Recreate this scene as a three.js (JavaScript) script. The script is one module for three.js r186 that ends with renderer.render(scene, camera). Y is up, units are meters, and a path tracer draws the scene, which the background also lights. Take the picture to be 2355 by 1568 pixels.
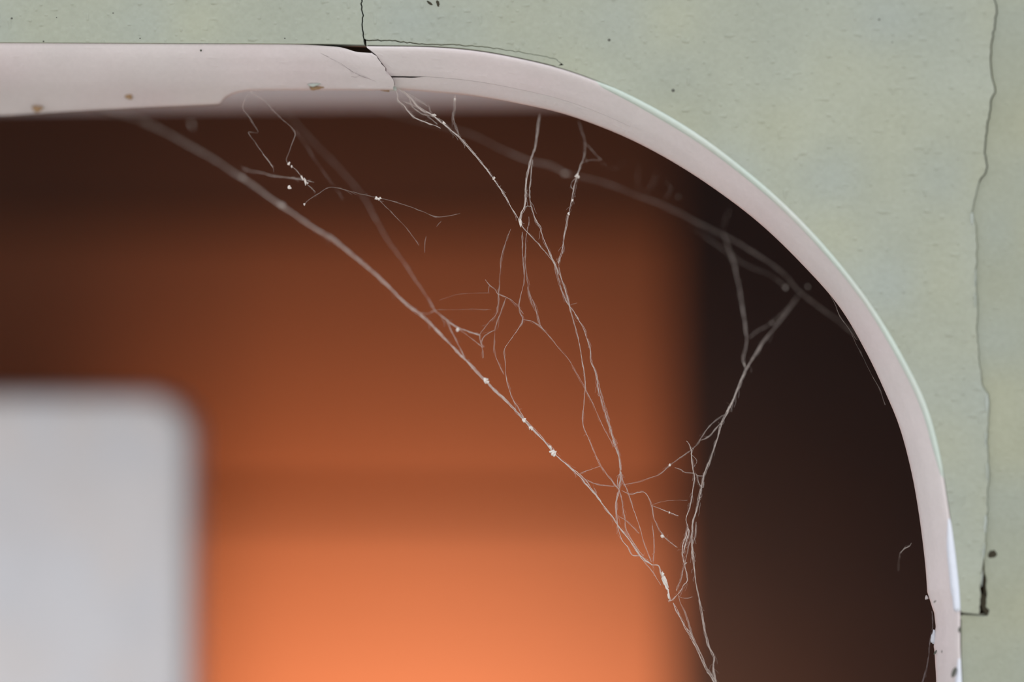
import * as THREE from 'three';
import { RoundedBoxGeometry } from 'three/addons/geometries/RoundedBoxGeometry.js';

// ---------------------------------------------------------------- camera, sky, exposure
const FW = 2355, FH = 1568, PX = 1e-4;                 // one photograph pixel is 0.1 mm on the wall
const scene = new THREE.Scene();
const DIST = 0.6, YAW = THREE.MathUtils.degToRad(4);   // the wall is seen a little from its right end
const camera = new THREE.PerspectiveCamera(2 * THREE.MathUtils.radToDeg(Math.atan(FH * PX / 2 / DIST)), FW / FH, 0.02, 60);
camera.position.set(DIST * Math.sin(YAW), 0, DIST * Math.cos(YAW));
camera.lookAt(0, 0, 0);
camera.updateMatrixWorld(true);
const FOCUS = DIST + 0.0677 * Math.sin(YAW);           // the wall by the crack is sharp
camera.focus = FOCUS;
camera.userData.fStop = 2.3;

scene.background = new THREE.Color(0.96, 0.99, 1.04).multiplyScalar(1.5);   // even overcast sky
const renderer = new THREE.WebGLRenderer({ antialias: true });
renderer.toneMapping = THREE.LinearToneMapping;
renderer.toneMappingExposure = 1.0;
renderer.shadowMap.enabled = true;

// ---------------------------------------------------------------- helpers
let seed = 7;
const rnd = () => { seed = (seed * 1664525 + 1013904223) % 4294967296; return seed / 4294967296; };
const rr = (a, b) => a + (b - a) * rnd();
const lerp = THREE.MathUtils.lerp, clamp = THREE.MathUtils.clamp, smooth = THREE.MathUtils.smoothstep;
const right = new THREE.Vector3(1, 0, 0).applyQuaternion(camera.quaternion);
const up = new THREE.Vector3(0, 1, 0).applyQuaternion(camera.quaternion);
const ahead = new THREE.Vector3(0, 0, -1).applyQuaternion(camera.quaternion);
function ray(px, py) {                                  // direction that goes 1 m deep
  return ahead.clone().addScaledVector(right, (px - FW / 2) * PX / DIST).addScaledVector(up, (FH / 2 - py) * PX / DIST);
}
function W(px, py, z) {                                 // point of the plane at depth z of the wall
  const d = ray(px, py), k = (z - camera.position.z) / d.z;
  return camera.position.clone().addScaledVector(d, k);
}
function F(px, py, mm) {                                // point mm behind the plane of sharpness
  return camera.position.clone().addScaledVector(ray(px, py), FOCUS + mm / 1000);
}
function spline(pts, closed = false) {
  return new THREE.CatmullRomCurve3(pts.map(([x, y, z = 0]) => new THREE.Vector3(x, y, z)), closed, 'centripetal');
}
const taken = {};
function numbered(name) {
  const n = taken[name] ?? 0; taken[name] = n + 1;
  return n ? name + '_' + String(n).padStart(3, '0') : name;
}
function mesh(name, geometry, material, parent = scene) {
  const m = new THREE.Mesh(geometry, material);
  m.name = parent === scene ? numbered(name) : name;
  m.castShadow = m.receiveShadow = true; parent.add(m);
  return m;
}
function group(name, data) { const g = new THREE.Group(); g.name = numbered(name); g.userData = data; scene.add(g); return g; }
const thing = (label, category, grp) => (grp ? { label, category, group: grp } : { label, category });
const structure = (label, category) => ({ label, category, kind: 'structure' });

// ---------------------------------------------------------------- textures
function hash(i, j, s) { let h = (i * 374761393 + j * 668265263 + s * 2147483647) | 0; h = Math.imul(h ^ (h >>> 13), 1274126177); return ((h ^ (h >>> 16)) >>> 0) / 4294967296; }
function tileNoise(x, y, n, s) {                        // value noise that repeats after n cells
  const i = Math.floor(x), j = Math.floor(y), fx = x - i, fy = y - j, u = fx * fx * (3 - 2 * fx), v = fy * fy * (3 - 2 * fy);
  const w = (a) => ((a % n) + n) % n;
  return lerp(lerp(hash(w(i), w(j), s), hash(w(i + 1), w(j), s), u), lerp(hash(w(i), w(j + 1), s), hash(w(i + 1), w(j + 1), s), u), v);
}
function texture(size, fn, srgb) {
  const d = new Uint8Array(size * size * 4);
  for (let y = 0; y < size; y++) for (let x = 0; x < size; x++) {
    const c = fn(x / size, y / size), k = (y * size + x) * 4;
    for (let q = 0; q < 3; q++) d[k + q] = clamp(Math.round(c[q]), 0, 255);
    d[k + 3] = 255;
  }
  const t = new THREE.DataTexture(d, size, size);
  t.magFilter = THREE.LinearFilter; t.minFilter = THREE.LinearMipmapLinearFilter; t.generateMipmaps = true;
  t.wrapS = t.wrapT = THREE.RepeatWrapping; if (srgb) t.colorSpace = THREE.SRGBColorSpace; t.needsUpdate = true;
  return t;
}
function paint(base, { tile = 0.11, patch = 9, grain = 4, tint = [1, 0, -1], bump = 0.00006, rough = 0.6, sx = 1, sy = 1, s = 1 } = {}) {
  const col = texture(512, (u, v) => {
    const a = tileNoise(u * 6, v * 6, 6, s) + 0.5 * tileNoise(u * 15, v * 15, 15, s + 1) - 0.75;
    const g = tileNoise(u * 128, v * 128, 128, s + 2) + tileNoise(u * 256, v * 256, 256, s + 3) - 1;
    const h = tileNoise(u * 9 + 3, v * 9, 9, s + 5) - 0.5;
    return base.map((b, q) => b + a * patch + g * grain + h * patch * 0.8 * tint[q]);
  }, true);
  const bmp = texture(512, (u, v) => {
    const f = tileNoise(u * 128 * sx, v * 128 * sy, 128, s + 7) * 0.5 + tileNoise(u * 48, v * 48, 48, s + 8) * 0.3 + tileNoise(u * 18, v * 18, 18, s + 9) * 0.4;
    const spot = Math.max(0, tileNoise(u * 90, v * 90, 90, s + 11) - 0.84) * 4;
    const k = 255 * clamp(0.25 + f * 0.45 + spot, 0, 1); return [k, k, k];
  });
  for (const t of [col, bmp]) t.repeat.set(1 / tile, 1 / tile);
  return new THREE.MeshStandardMaterial({ map: col, bumpMap: bmp, bumpScale: bump, roughness: rough });
}
const M = {
  green: paint([150, 154, 139], { patch: 7, grain: 4, tint: [1, 0.3, -1.6], bump: 0.00036, rough: 0.55, s: 3 }),
  olive: paint([146, 149, 131], { patch: 7, grain: 4, tint: [1, 0.3, -1.4], bump: 0.00018, rough: 0.6, s: 23 }),
  trim: paint([206, 195, 194], { patch: 7, grain: 3, tint: [0.6, -0.6, -0.2], bump: 0.00008, rough: 0.5, s: 41 }),
  mint: paint([194, 201, 192], { patch: 8, grain: 3, tint: [-1, 0.6, 0.2], bump: 0.0001, rough: 0.5, s: 57 }),
  bluish: paint([216, 218, 226], { patch: 8, grain: 3, bump: 0.0001, rough: 0.5, s: 63 }),
  tan: paint([190, 152, 112], { patch: 24, grain: 8, tile: 0.02, bump: 0.0002, rough: 0.9, s: 71 }),
  soil: paint([70, 62, 42], { patch: 20, grain: 8, tile: 0.02, bump: 0.0002, rough: 0.95, s: 75 }),
  filler: paint([112, 108, 90], { patch: 16, grain: 6, tile: 0.03, rough: 0.95, s: 79 }),
  core: paint([112, 90, 70], { patch: 14, grain: 6, rough: 0.95, s: 87 }),
  lintel: paint([228, 219, 224], { patch: 8, grain: 3, rough: 0.7, s: 83 }),
  white: paint([226, 223, 225], { patch: 8, grain: 2, rough: 0.55, s: 91 }),
  post: paint([58, 36, 31], { patch: 8, grain: 3, rough: 0.75, s: 95 }),
  dark: paint([56, 42, 34], { patch: 8, grain: 3, rough: 0.85, s: 99 }),
  ground: paint([196, 190, 180], { patch: 14, grain: 8, tile: 0.6, rough: 0.9, s: 103 }),
  silk: new THREE.MeshPhysicalMaterial({ color: new THREE.Color(0.62, 0.54, 0.49), roughness: 0.9, transparent: true, opacity: 0.66 }),
  silkMid: new THREE.MeshPhysicalMaterial({ color: new THREE.Color(0.62, 0.54, 0.49), roughness: 0.9, transparent: true, opacity: 0.48 }),
  silkFine: new THREE.MeshPhysicalMaterial({ color: new THREE.Color(0.62, 0.54, 0.49), roughness: 0.9, transparent: true, opacity: 0.34 }),
  dust: new THREE.MeshStandardMaterial({ color: new THREE.Color(0.66, 0.60, 0.55), roughness: 1 }),
  grime: new THREE.MeshStandardMaterial({ color: new THREE.Color(0.30, 0.25, 0.25), roughness: 1 }),
  speck: new THREE.MeshStandardMaterial({ color: new THREE.Color(0.09, 0.09, 0.075), roughness: 1 }),
};
function boardMaterial(rgb, s) {
  const col = texture(256, (u, v) => {
    const g = tileNoise(u * 4, v * 64, 64, s) * 0.6 + tileNoise(u * 8, v * 128, 128, s + 1) * 0.4 - 0.5;
    return rgb.map((b) => b * (1 + 0.22 * g));
  }, true);
  col.repeat.set(1.5, 4);
  return new THREE.MeshStandardMaterial({ map: col, roughness: 0.6 });
}

// ---------------------------------------------------------------- outlines of the opening (photograph pixels on the wall)
const XC = -1700, YB = 5900;                            // the opening goes on to the left of and below the picture
const arcO = [[1000, 108], [1100, 117], [1200, 135], [1300, 160], [1400, 197], [1500, 246], [1600, 306], [1700, 380], [1800, 466], [1900, 570], [2000, 697], [2080, 828], [2130, 932], [2160, 1040], [2184, 1180], [2200, 1300], [2208, 1390], [2209, 1500], [2213, 1600]];
const arcI = [[1000, 212], [1090, 221], [1190, 238], [1290, 260], [1370, 287], [1455, 323], [1545, 371], [1640, 432], [1745, 512], [1845, 608], [1930, 705], [1990, 806], [2032, 893], [2068, 980], [2096, 1085], [2113, 1180], [2128, 1300], [2135, 1390], [2152, 1560]];
const Ocurve = spline([[700, 103], [845, 105], ...arcO, [2216, 1800], [2218, 2400]]);
const tinyI = [[2128, 1300], [2133, 1370], [2135, 1394], [2146, 1403], [2150, 1425], [2151, 1446], [2144, 1452], [2144, 1474], [2148, 1490], [2151, 1530], [2153, 1568], [2155, 1800], [2157, 2400]];
const Icurve = spline([[700, 207], [845, 207], [910, 208], ...arcI.slice(0, -3), ...tinyI]);
function resample(curve, n) { return curve.getSpacedPoints(n).map((p) => [p.x, p.y]); }
const N = 420;
const Opts = resample(Ocurve, N), Ipts = resample(Icurve, N);
// pair the two by nearest direction so that cross-sections stand square to the band
const pairsI = (() => {
  let j = 0; const fine = resample(Icurve, 4000), fineO = Opts;
  return fineO.map((o) => {
    let best = j, bd = 1e9;
    for (let k = j; k < Math.min(fine.length, j + 160); k++) { const d = Math.hypot(fine[k][0] - o[0], fine[k][1] - o[1]); if (d < bd) { bd = d; best = k; } }
    j = best; return fine[best];
  });
})();

// ---------------------------------------------------------------- lofted bands
function loftGrid(rows, uvScale = true) {               // rows: arrays of Vector3
  const n = rows.length, m = rows[0].length, pos = [], uv = [], idx = [];
  let len = 0;
  for (let i = 0; i < n; i++) {
    if (i) len += rows[i][m >> 1].distanceTo(rows[i - 1][m >> 1]);
    let w = 0;
    for (let j = 0; j < m; j++) {
      if (j) w += rows[i][j].distanceTo(rows[i][j - 1]);
      const p = rows[i][j]; pos.push(p.x, p.y, p.z); uv.push(len, w);
    }
  }
  for (let i = 0; i + 1 < n; i++) for (let j = 0; j + 1 < m; j++) {
    const a = i * m + j, b = a + 1, c = a + m, d = c + 1; idx.push(a, b, d, a, d, c);
  }
  for (const i of [0, n - 1]) {                         // end caps with vertices of their own
    const a = pos.length / 3;
    for (let j = 0; j < m; j++) { const p = rows[i][j]; pos.push(p.x, p.y, p.z); uv.push(p.x, p.y); }
    for (let j = 1; j + 1 < m; j++) i ? idx.push(a, a + j, a + j + 1) : idx.push(a, a + j + 1, a + j);
  }
  const g = new THREE.BufferGeometry();
  g.setAttribute('position', new THREE.Float32BufferAttribute(pos, 3));
  g.setAttribute('uv', new THREE.Float32BufferAttribute(uv, 2));
  g.setIndex(idx);
  g.computeVertexNormals();
  return g;
}
// profile: [u across the band from outer to inner edge, z in metres]
function bandPoint(o, i, u, z) { return W(lerp(o[0], i[0], u), lerp(o[1], i[1], u), z); }

// ---------------------------------------------------------------- jagged cracks
function jag(pts, amp, step) {
  const out = [];
  for (let k = 0; k + 1 < pts.length; k++) {
    const [x0, y0] = pts[k], [x1, y1] = pts[k + 1], L = Math.hypot(x1 - x0, y1 - y0), n = Math.max(1, Math.round(L / step)), nx = -(y1 - y0) / L, ny = (x1 - x0) / L;
    for (let q = 0; q < n; q++) { const t = q / n, a = q ? rr(-amp, amp) : 0; out.push([lerp(x0, x1, t) + nx * a, lerp(y0, y1, t) + ny * a]); }
  }
  out.push(pts[pts.length - 1]);
  return out;
}
const XL = -8600, XR = 8000, YT = -1700, YG = 11400;    // far ends of the wall
const crackTop = jag([[832, YT], [832, -10], [832, 22], [836, 36], [833, 56], [836, 76], [838, 96], [841, 104]], 1.4, 7);
const crackRight = jag([[2284, YT], [2286, -8], [2292, 22], [2289, 50], [2282, 92], [2278, 130], [2280, 162], [2288, 200], [2289, 212], [2279, 230], [2275, 262], [2266, 330], [2264, 352], [2270, 382], [2264, 402], [2254, 414], [2244, 452], [2234, 490], [2243, 512], [2247, 560], [2244, 640], [2248, 700], [2246, 760], [2252, 830], [2261, 890], [2274, 908], [2275, 945], [2270, 1010], [2275, 1080], [2271, 1150], [2270, 1200], [2266, 1260], [2261, 1310], [2262, 1362], [2258, 1412]], 1.6, 9);
const crackSliver = jag([[842, 93], [890, 94], [915, 96], [950, 100], [1000, 103], [1050, 104], [1100, 108], [1150, 113], [1200, 121], [1250, 130], [1280, 137], [1296, 150]], 1.4, 7);
function slab(pts, zf, mat, parent, name = 'plaster_slab', depth = 0.0052) {
  const shape = new THREE.Shape(pts.map(([x, y]) => { const p = W(x, y, 0); return new THREE.Vector2(p.x, p.y); }));
  const bevel = 0.00014;
  const g = new THREE.ExtrudeGeometry(shape, { depth: depth - bevel, bevelEnabled: true, bevelThickness: bevel, bevelSize: bevel, bevelOffset: -bevel, bevelSegments: 2, curveSegments: 1 });
  g.translate(0, 0, zf - depth);
  return mesh(name, g, mat, parent);
}

// ================================================================ the painted wall round the opening
const wall = group('wall_front', structure('cracked sage green painted plaster wall around a round-cornered opening', 'wall'));
const mirror = ([x, y]) => [2 * XC - x, y];
const outerRight = Opts.filter((p) => p[0] > 1000).map((p) => [p[0], p[1]]);
const outerLeft = [...arcO, [2216, 1800]].map(mirror);
{
  // left slab above the trim
  const topEdge = [[XC, 99], [0, 98], [200, 99], [400, 100], [660, 101], [760, 101.5], [836, 103.5]];
  slab([[XL, YT], [crackTop[0][0] - 2, YT], ...crackTop.slice(1, -1).map(([x, y]) => [x - 1.6, y]), [838, 103.5], ...topEdge.slice(1, -1).reverse(), [XC, 99], [2 * XC - 1000, 108], ...outerLeft.slice(1), [2 * XC - 2218, YB], [2 * XC - 2218, YG], [XL, YG]], 0.0003, M.green, wall);
  // middle slab between the two cracks
  const sl = crackSliver.map(([x, y], k) => [x, y - 1.4 * (1 - k / crackSliver.length) - 0.2]);
  const lowerRight = outerRight.filter((p) => p[1] > 152 && p[1] < 1404);
  slab([[crackTop[0][0] + 1, YT], [crackRight[0][0] - 1.6, YT], ...crackRight.slice(1).map(([x, y]) => [x - (y < 420 ? 1.6 : y < 1290 ? 0.6 : lerp(1, 7, clamp((y - 1290) / 60, 0, 1))), y]), [2240, 1411], [2212, 1408], ...lowerRight.reverse(), ...sl.slice().reverse(), [840, 90], ...crackTop.slice(1, -2).reverse().map(([x, y]) => [x + 1.2, y])], 0.00035, M.green, wall);
  // thin sliver between the crack and the trim
  const under = Opts.filter((p) => p[0] > 845 && p[0] < 1288).map(([x, y]) => [x, y - 1]);
  slab([...crackSliver.slice(0, -1).map(([x, y], k) => [x, y + 0.7 * (1 - k / crackSliver.length)]), ...under.reverse(), [843, 106]], 0.00028, M.green, wall, 'plaster_sliver');
  // right slab, older and lower paint
  const lowO = Opts.filter((p) => p[1] > 1424).map(([x, y]) => [x + 2, y]);
  slab([[crackRight[0][0] + 1.6, YT], [XR, YT], [XR, YG], [2218, YG], [2218, YB], ...lowO.reverse(), [2206, 1419], [2214, 1413.5], [2240, 1414.5], [2262, 1417], [2272, 1416], [2276, 1404], ...crackRight.slice(1, -2).reverse().map(([x, y]) => [x + (y < 420 ? 1.6 : y < 1290 ? 0.6 : lerp(1, 8, clamp((y - 1290) / 60, 0, 1))), y])], -0.0004, M.olive, wall);
  // bottom of the wall under the opening
  slab([[2 * XC - 2216, YB + 40], [2216, YB + 40], [2216, YG], [2 * XC - 2216, YG]], 0.0003, M.green, wall);
  // timber core with the opening
  const hole = [...Opts.filter((p) => p[1] < 2300).map(([x, y]) => [x, y + 28 * (1 - smooth(x, 1000, 1300))]), [2219, YB], [2 * XC - 2219, YB], ...[...arcO, [2216, 1800]].map(mirror).reverse(), [2 * XC - 850, 105]];
  const v = ([x, y]) => { const p = W(x, y, -0.0160); return new THREE.Vector2(p.x, p.y); };
  const shape = new THREE.Shape([[XL, YT], [XR, YT], [XR, YG], [XL, YG]].map(v));
  shape.holes.push(new THREE.Path(hole.map(v)));
  const g = new THREE.ExtrudeGeometry(shape, { depth: 0.014, bevelEnabled: false }); g.translate(0, 0, -0.0300);
  mesh('timber_core', g, M.core, wall);
  // old filler that shows in the right crack and in the fine ones
  const seam = (line, w, zf) => slab([...line.map(([x, y]) => [x - w, y - w * 0.4]), ...line.slice().reverse().map(([x, y]) => [x + w, y + w * 0.4])], zf, M.filler, wall, 'crack_filler', 0.0008);
  seam(crackRight.filter((p) => p[1] > -20 && p[1] < 1330), 5, -0.0011);
  seam([...crackSliver.slice(1), [1302, 158]], 6, -0.0003);
  seam([[2214, 1412], [2240, 1414], [2284, 1414]], 5, -0.0011);
  // pale chipped paint along the right crack
  for (const [x, y, h, w] of [[2239, 503, 30, 9], [2247, 640, 44, 4], [2246, 690, 40, 4], [2274, 926, 44, 10], [2271, 1012, 40, 5], [2274, 1085, 46, 5], [2270, 1205, 44, 9], [2266, 1268, 40, 6], [2262, 1330, 40, 4]]) {
    const g2 = new THREE.SphereGeometry(1, 10, 8), p = g2.attributes.position;
    for (let k = 0; k < p.count; k++) { const f = 1 + rr(-0.18, 0.18); p.setXYZ(k, p.getX(k) * w * PX * 0.42 * f, p.getY(k) * h * PX * 0.5, p.getZ(k) * 0.00045 * f); }
    g2.computeVertexNormals();
    const m = mesh('paint_chip', g2, M.mint, wall); m.position.copy(W(x - 4, y, 0.0002)); m.rotation.z = rr(-0.1, 0.1);
  }
  // dirt packed in the wide end of the crack and in two nicks
  for (const [x, y, w, h, r] of [[2267, 1392, 10, 26, 0.25], [2266, 1345, 5, 22, 0], [2282, 1274, 10, 8, 0.4], [988, 7, 8, 2.5, -0.7], [1007, 8, 3.5, 7, 0.2]]) {
    const g2 = new THREE.SphereGeometry(1, 10, 8), p = g2.attributes.position;
    for (let k = 0; k < p.count; k++) { const f = 1 + rr(-0.3, 0.3); p.setXYZ(k, p.getX(k) * w * PX * f, p.getY(k) * h * PX * f, p.getZ(k) * 0.0002); }
    g2.computeVertexNormals();
    const m = mesh('dirt_deposit', g2, M.soil, wall); m.position.copy(W(x, y, x > 2260 && y < 1300 ? -0.0004 : y > 1300 ? -0.0008 : 0.00035)); m.rotation.z = r;
  }
  // specks on the green paint
  for (const [x, y, r] of [[27, 42, 3], [1401, 92, 4.2], [2022, 45, 3], [1548, 208, 5], [322, 88, 2], [2052, 97, 2], [100, 95, 2.5], [655, 88, 2], [130, 40, 1.6], [260, 30, 1.8]]) {
    const g2 = new THREE.SphereGeometry(r * 0.8 * PX, 12, 8); g2.scale(1, 0.9, 0.35);
    mesh('speck', g2, M.speck, wall).position.copy(W(x, y, 0.00035));
  }
}

// ================================================================ the pale trim in the opening
const trim = group('trim_1', structure('cracked pinkish white trim lining the rounded opening', 'trim'));
const crackT = spline([[843, 112], [850, 117], [858, 124], [866, 130], [872, 140], [881, 151], [888, 158], [888, 166], [897, 174], [905, 181], [907, 190], [906, 207]]);
function crackX(v) { for (let k = 0, p = crackT.getPoint(0); k <= 60; k++) { const q = crackT.getPoint(k / 60); if (q.y >= v) return q.x + (tileNoise(v * 0.16, 3, 4096, 9) - 0.5) * 5; p = q; } return 906; }
{
  // upper left length, with the lip that hangs lower on its left
  const top = spline([[XC, 98], [0, 98], [400, 99.8], [640, 101], [720, 103.5], [780, 108], [820, 113], [850, 119], [912, 122]]);
  const low = spline([[XC, 300], [-600, 292], [0, 267], [150, 258], [300, 250], [450, 243.5], [490, 241.5], [505, 240], [511, 234], [517, 227], [530, 219], [550, 212], [580, 208.5], [640, 207.5], [912, 207.5]]);
  const yAt = (curve, n) => { const q = curve.getPoints(n); return (x) => { let lo = 0, hi = q.length - 1; while (hi - lo > 1) { const m = (lo + hi) >> 1; if (q[m].x <= x) lo = m; else hi = m; } return lerp(q[lo].y, q[hi].y, clamp((x - q[lo].x) / Math.max(1e-6, q[hi].x - q[lo].x), 0, 1)); }; };
  const yt = yAt(top, 1200), yl = yAt(low, 1600);
  const xs = []; for (let x = XC; x < -100; x += 80) xs.push(x); for (let x = -100; x < 480; x += 10) xs.push(x); for (let x = 480; x < 600; x += 1.5) xs.push(x); for (let x = 600; x <= 912; x += 4) xs.push(x);
  const slope = [[0, -0.0004], [0.1, -0.0007], [0.3, -0.0020], [0.6, -0.0048], [0.85, -0.0078], [0.95, -0.0092], [1.9, -0.0250]];
  const depthAt = (v) => { for (let k = 1; k < slope.length; k++) if (v <= slope[k][0]) return lerp(slope[k - 1][1], slope[k][1], (v - slope[k - 1][0]) / (slope[k][0] - slope[k - 1][0])); return -0.025; };
  const rows = xs.map((x) => {
    const a = yt(x), b = yl(x);
    const at = (u, dz, flat) => {
      const y = lerp(a, b, u), xx = x > 780 ? Math.min(x, lerp(780, crackX(y) - (y < 168 ? 0.9 : 0.3), (x - 780) / 132)) : x;
      return W(xx, y, flat ?? depthAt((y - a) / 106) + dz);
    };
    const end = depthAt((b - a) / 106);
    return [at(0, 0, -0.0055), at(0, -0.0002), at(0, -0.0002), ...[0.02, 0.08, 0.16, 0.24, 0.32, 0.4, 0.48, 0.56, 0.64, 0.72, 0.8, 0.87, 0.93, 0.97].map((u) => at(u, 0)), at(0.99, -0.0004), at(1, -0.0013), at(0.97, 0, end - 0.0045), at(0.5, 0, end - 0.0045)];
  });
  mesh('trim_strip', loftGrid(rows), M.trim, trim);

  // curved length, split lengthwise by a fine crack that closes after a while
  const start = Opts.findIndex((p) => p[0] > 846);
  const splitU = (x) => 0.70 + 0.04 * smooth(x, 1000, 1600) - 0.03 * smooth(x, 900, 1000);
  const gap = (x) => 0.030 * (1 - smooth(x, 905, 985)) + 0.003 * (1 - smooth(x, 1000, 1520));
  const zAt = (u) => { const q = [[0, 0.0001], [0.05, 0.0002], [0.12, -0.0001], [0.3, -0.0016], [0.6, -0.0044], [0.85, -0.0074], [0.95, -0.0088], [0.985, -0.0096], [1, -0.0108]]; for (let k = 1; k < q.length; k++) if (u <= q[k][0]) return lerp(q[k - 1][1], q[k][1], (u - q[k - 1][0]) / (q[k][0] - q[k - 1][0])); return -0.0108; };
  const upper = [], lower = [], whole = [];
  for (let k = start; k < Opts.length; k++) {
    const o = Opts[k], i = pairsI[k], x = o[0], s = splitU(x), g = Math.max(0.0008, gap(x) / 2);
    const w = 1 - smooth(x, 846, 1010);
    const at = (u, z = zAt(u)) => {
      const px = lerp(o[0], i[0], u), py = lerp(o[1], i[1], u);
      return W(px + w * (crackX(py) + (py < 168 ? 0.9 : 0.3) - lerp(846, pairsI[start][0], u)), py, z);
    };
    const ua = s - g, ub = s + g, outer = [at(0, -0.0055), at(0, -0.0006), at(0, -0.0006), ...[0.012, 0.05, 0.12, 0.22, 0.36, 0.52].map((u) => at(u))], inner = [...[0.8, 0.87, 0.92, 0.96, 0.985, 1].map((u) => at(u)), at(1), at(0.97, -0.0132), at(0.5, -0.0132)];
    if (x < 1480) { upper.push([...outer, at(0.6), at(ua), at(ua), at(ua, zAt(ua) - 0.003)]); lower.push([at(ub, zAt(ub) - 0.003), at(ub), at(ub), ...inner]); }
    if (x > 1476) whole.push([...outer, at(0.6), at(0.7), ...inner]);
  }
  mesh('trim_strip', loftGrid(upper), M.trim, trim);
  mesh('trim_strip', loftGrid(lower), M.trim, trim);
  mesh('trim_strip', loftGrid(whole), M.trim, trim);
  // pale mint paint ridge on the outer shoulder of the curve
  const ridge = [];
  for (let k = 0; k < Opts.length; k++) {
    const o = Opts[k], i = pairsI[k]; if (o[0] < 1190 || o[1] > 1180) continue;
    const w = smooth(o[0], 1190, 1560) * (1 - smooth(o[1], 1000, 1180) * 0.9) + 0.02;
    ridge.push([[-0.03, -0.0006], [-0.01, 0.0003], [0.03, 0.0006], [0.09, 0.0005], [0.15, 0.0001], [0.2, -0.0010]].map(([u, z]) => bandPoint(o, i, u * (0.35 + 0.65 * w), lerp(-0.0012, z, Math.min(1, w * 1.5)))));
  }
  mesh('paint_ridge', loftGrid(ridge), M.mint, trim).userData.label = 'pale mint paint ridge on the outer edge';
  // bluish white chamfer of the lower right end, broken at the wall crack
  for (const [y0, y1, u0] of [[1130, 1412, 0.27], [1452, 2200, 0.30]]) {
    const rows2 = [];
    for (let k = 0; k < Opts.length; k++) {
      const o = Opts[k], i = pairsI[k]; if (o[1] < y0 || o[1] > y1) continue;
      const a = smooth(o[1], y0, y0 + 150) * (1 - smooth(o[1], y1 - 12, y1)), w = 0.1 + 0.9 * a;
      rows2.push([[-0.02, -0.001], [-0.01, 0.0003], [0.08, 0.0007], [u0 - 0.05, 0.0004], [u0, -0.0012]].map(([u, z]) => bandPoint(o, i, u * w, lerp(-0.0012, z, Math.min(1, a * 2)))));
    }
    mesh('paint_ridge', loftGrid(rows2), M.bluish, trim).userData.label = 'bluish white chipped paint edge';
  }
  // the rest of the lining, out of the picture: left corner, jambs and sill
  const pr = [[0, -0.0055], [0, -0.0003], [0.05, 0.0001], [0.3, -0.0016], [0.6, -0.0044], [0.95, -0.0088], [1, -0.0108], [0.97, -0.0132], [0.5, -0.0132]];
  const leftRows = [[[XC, 100], [XC, 290]], ...arcO.map((o, k) => [mirror(o), mirror(arcI[k])]), [mirror([2218, YB - 60]), mirror([2150, YB - 60])]].map(([o, i]) => pr.map(([u, z]) => bandPoint(o, i, u, z)).reverse());
  mesh('trim_strip', loftGrid(leftRows), M.trim, trim);
  mesh('trim_strip', loftGrid([[[2218, 2400], [2157, 2400]], [[2218, YB - 60], [2157, YB - 60]]].map(([o, i]) => pr.map(([u, z]) => bandPoint(o, i, u, z)))), M.trim, trim);
  mesh('trim_strip', loftGrid([[[2216, YB + 40], [2216, YB - 60]], [[2 * XC - 2216, YB + 40], [2 * XC - 2216, YB - 60]]].map(([o, i]) => pr.map(([u, z]) => bandPoint(o, i, u, z)))), M.trim, trim);

  const blob = (name, x, y, z, w, h, d, mat, rot = 0) => {
    const g = new THREE.SphereGeometry(1, 14, 10), p = g.attributes.position;
    const ph = rr(0, 6);
    for (let k = 0; k < p.count; k++) { const a = Math.atan2(p.getY(k), p.getX(k)), f = 1 + 0.18 * Math.sin(a * 3 + ph) + 0.1 * Math.sin(a * 7 + ph * 2); p.setXYZ(k, p.getX(k) * w * PX * f, p.getY(k) * h * PX * f, p.getZ(k) * d * PX); }
    g.computeVertexNormals();
    const m = mesh(name, g, mat, trim); m.position.copy(W(x, y, z)); m.rotation.z = rot; return m;
  };
  for (const a of [[86, 250, -0.0158, 13, 8, 5], [297, 222, -0.0122, 9, 7, 5], [727, 202, -0.0086, 17, 5, 5, 0.08], [886, 206, -0.0092, 11, 5, 5, -0.1]]) blob('filler_crumb', ...a.slice(0, 6), M.tan, a[6]);
  blob('filler_crumb', 722, 195, -0.0076, 15, 4, 5, M.mint, 0.1); blob('paint_chip', 905, 203, -0.0086, 8, 7, 5, M.mint, 0.5);
  blob('paint_chip', 2147, 1466, -0.0102, 6, 17, 6, M.bluish, -0.05); blob('paint_chip', 2131, 1374, -0.0108, 4, 5, 6, M.trim);
  for (const [x, y, u, r, sx, sy, rot] of [[462, 116, 0.1, 3, 1, 1, 0], [535, 105, 0.02, 3, 2, 0.6, 0], [1160, 163, 0.4, 4, 1, 1, 0], [2150, 1383, 0.6, 2, 1, 2.4, -0.7], [2166, 1498, 0.5, 2, 0.7, 2.4, -0.1], [2151, 1500, 0.9, 3, 0.9, 2.6, -0.5], [2194, 1546, 0.15, 6, 1, 2.6, -0.35], [2207, 1448, 0, 5, 0.8, 1.6, 0]]) {
    const g = new THREE.SphereGeometry(r * 0.8 * PX, 12, 8); g.scale(sx, sy, 0.4);
    const m = mesh('speck', g, M.speck, trim); m.position.copy(W(x, y, u < 0.2 ? (x > 2100 ? 0.0006 : -0.0007) : zAt(u))); m.rotation.z = rot;
  }
}

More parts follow.
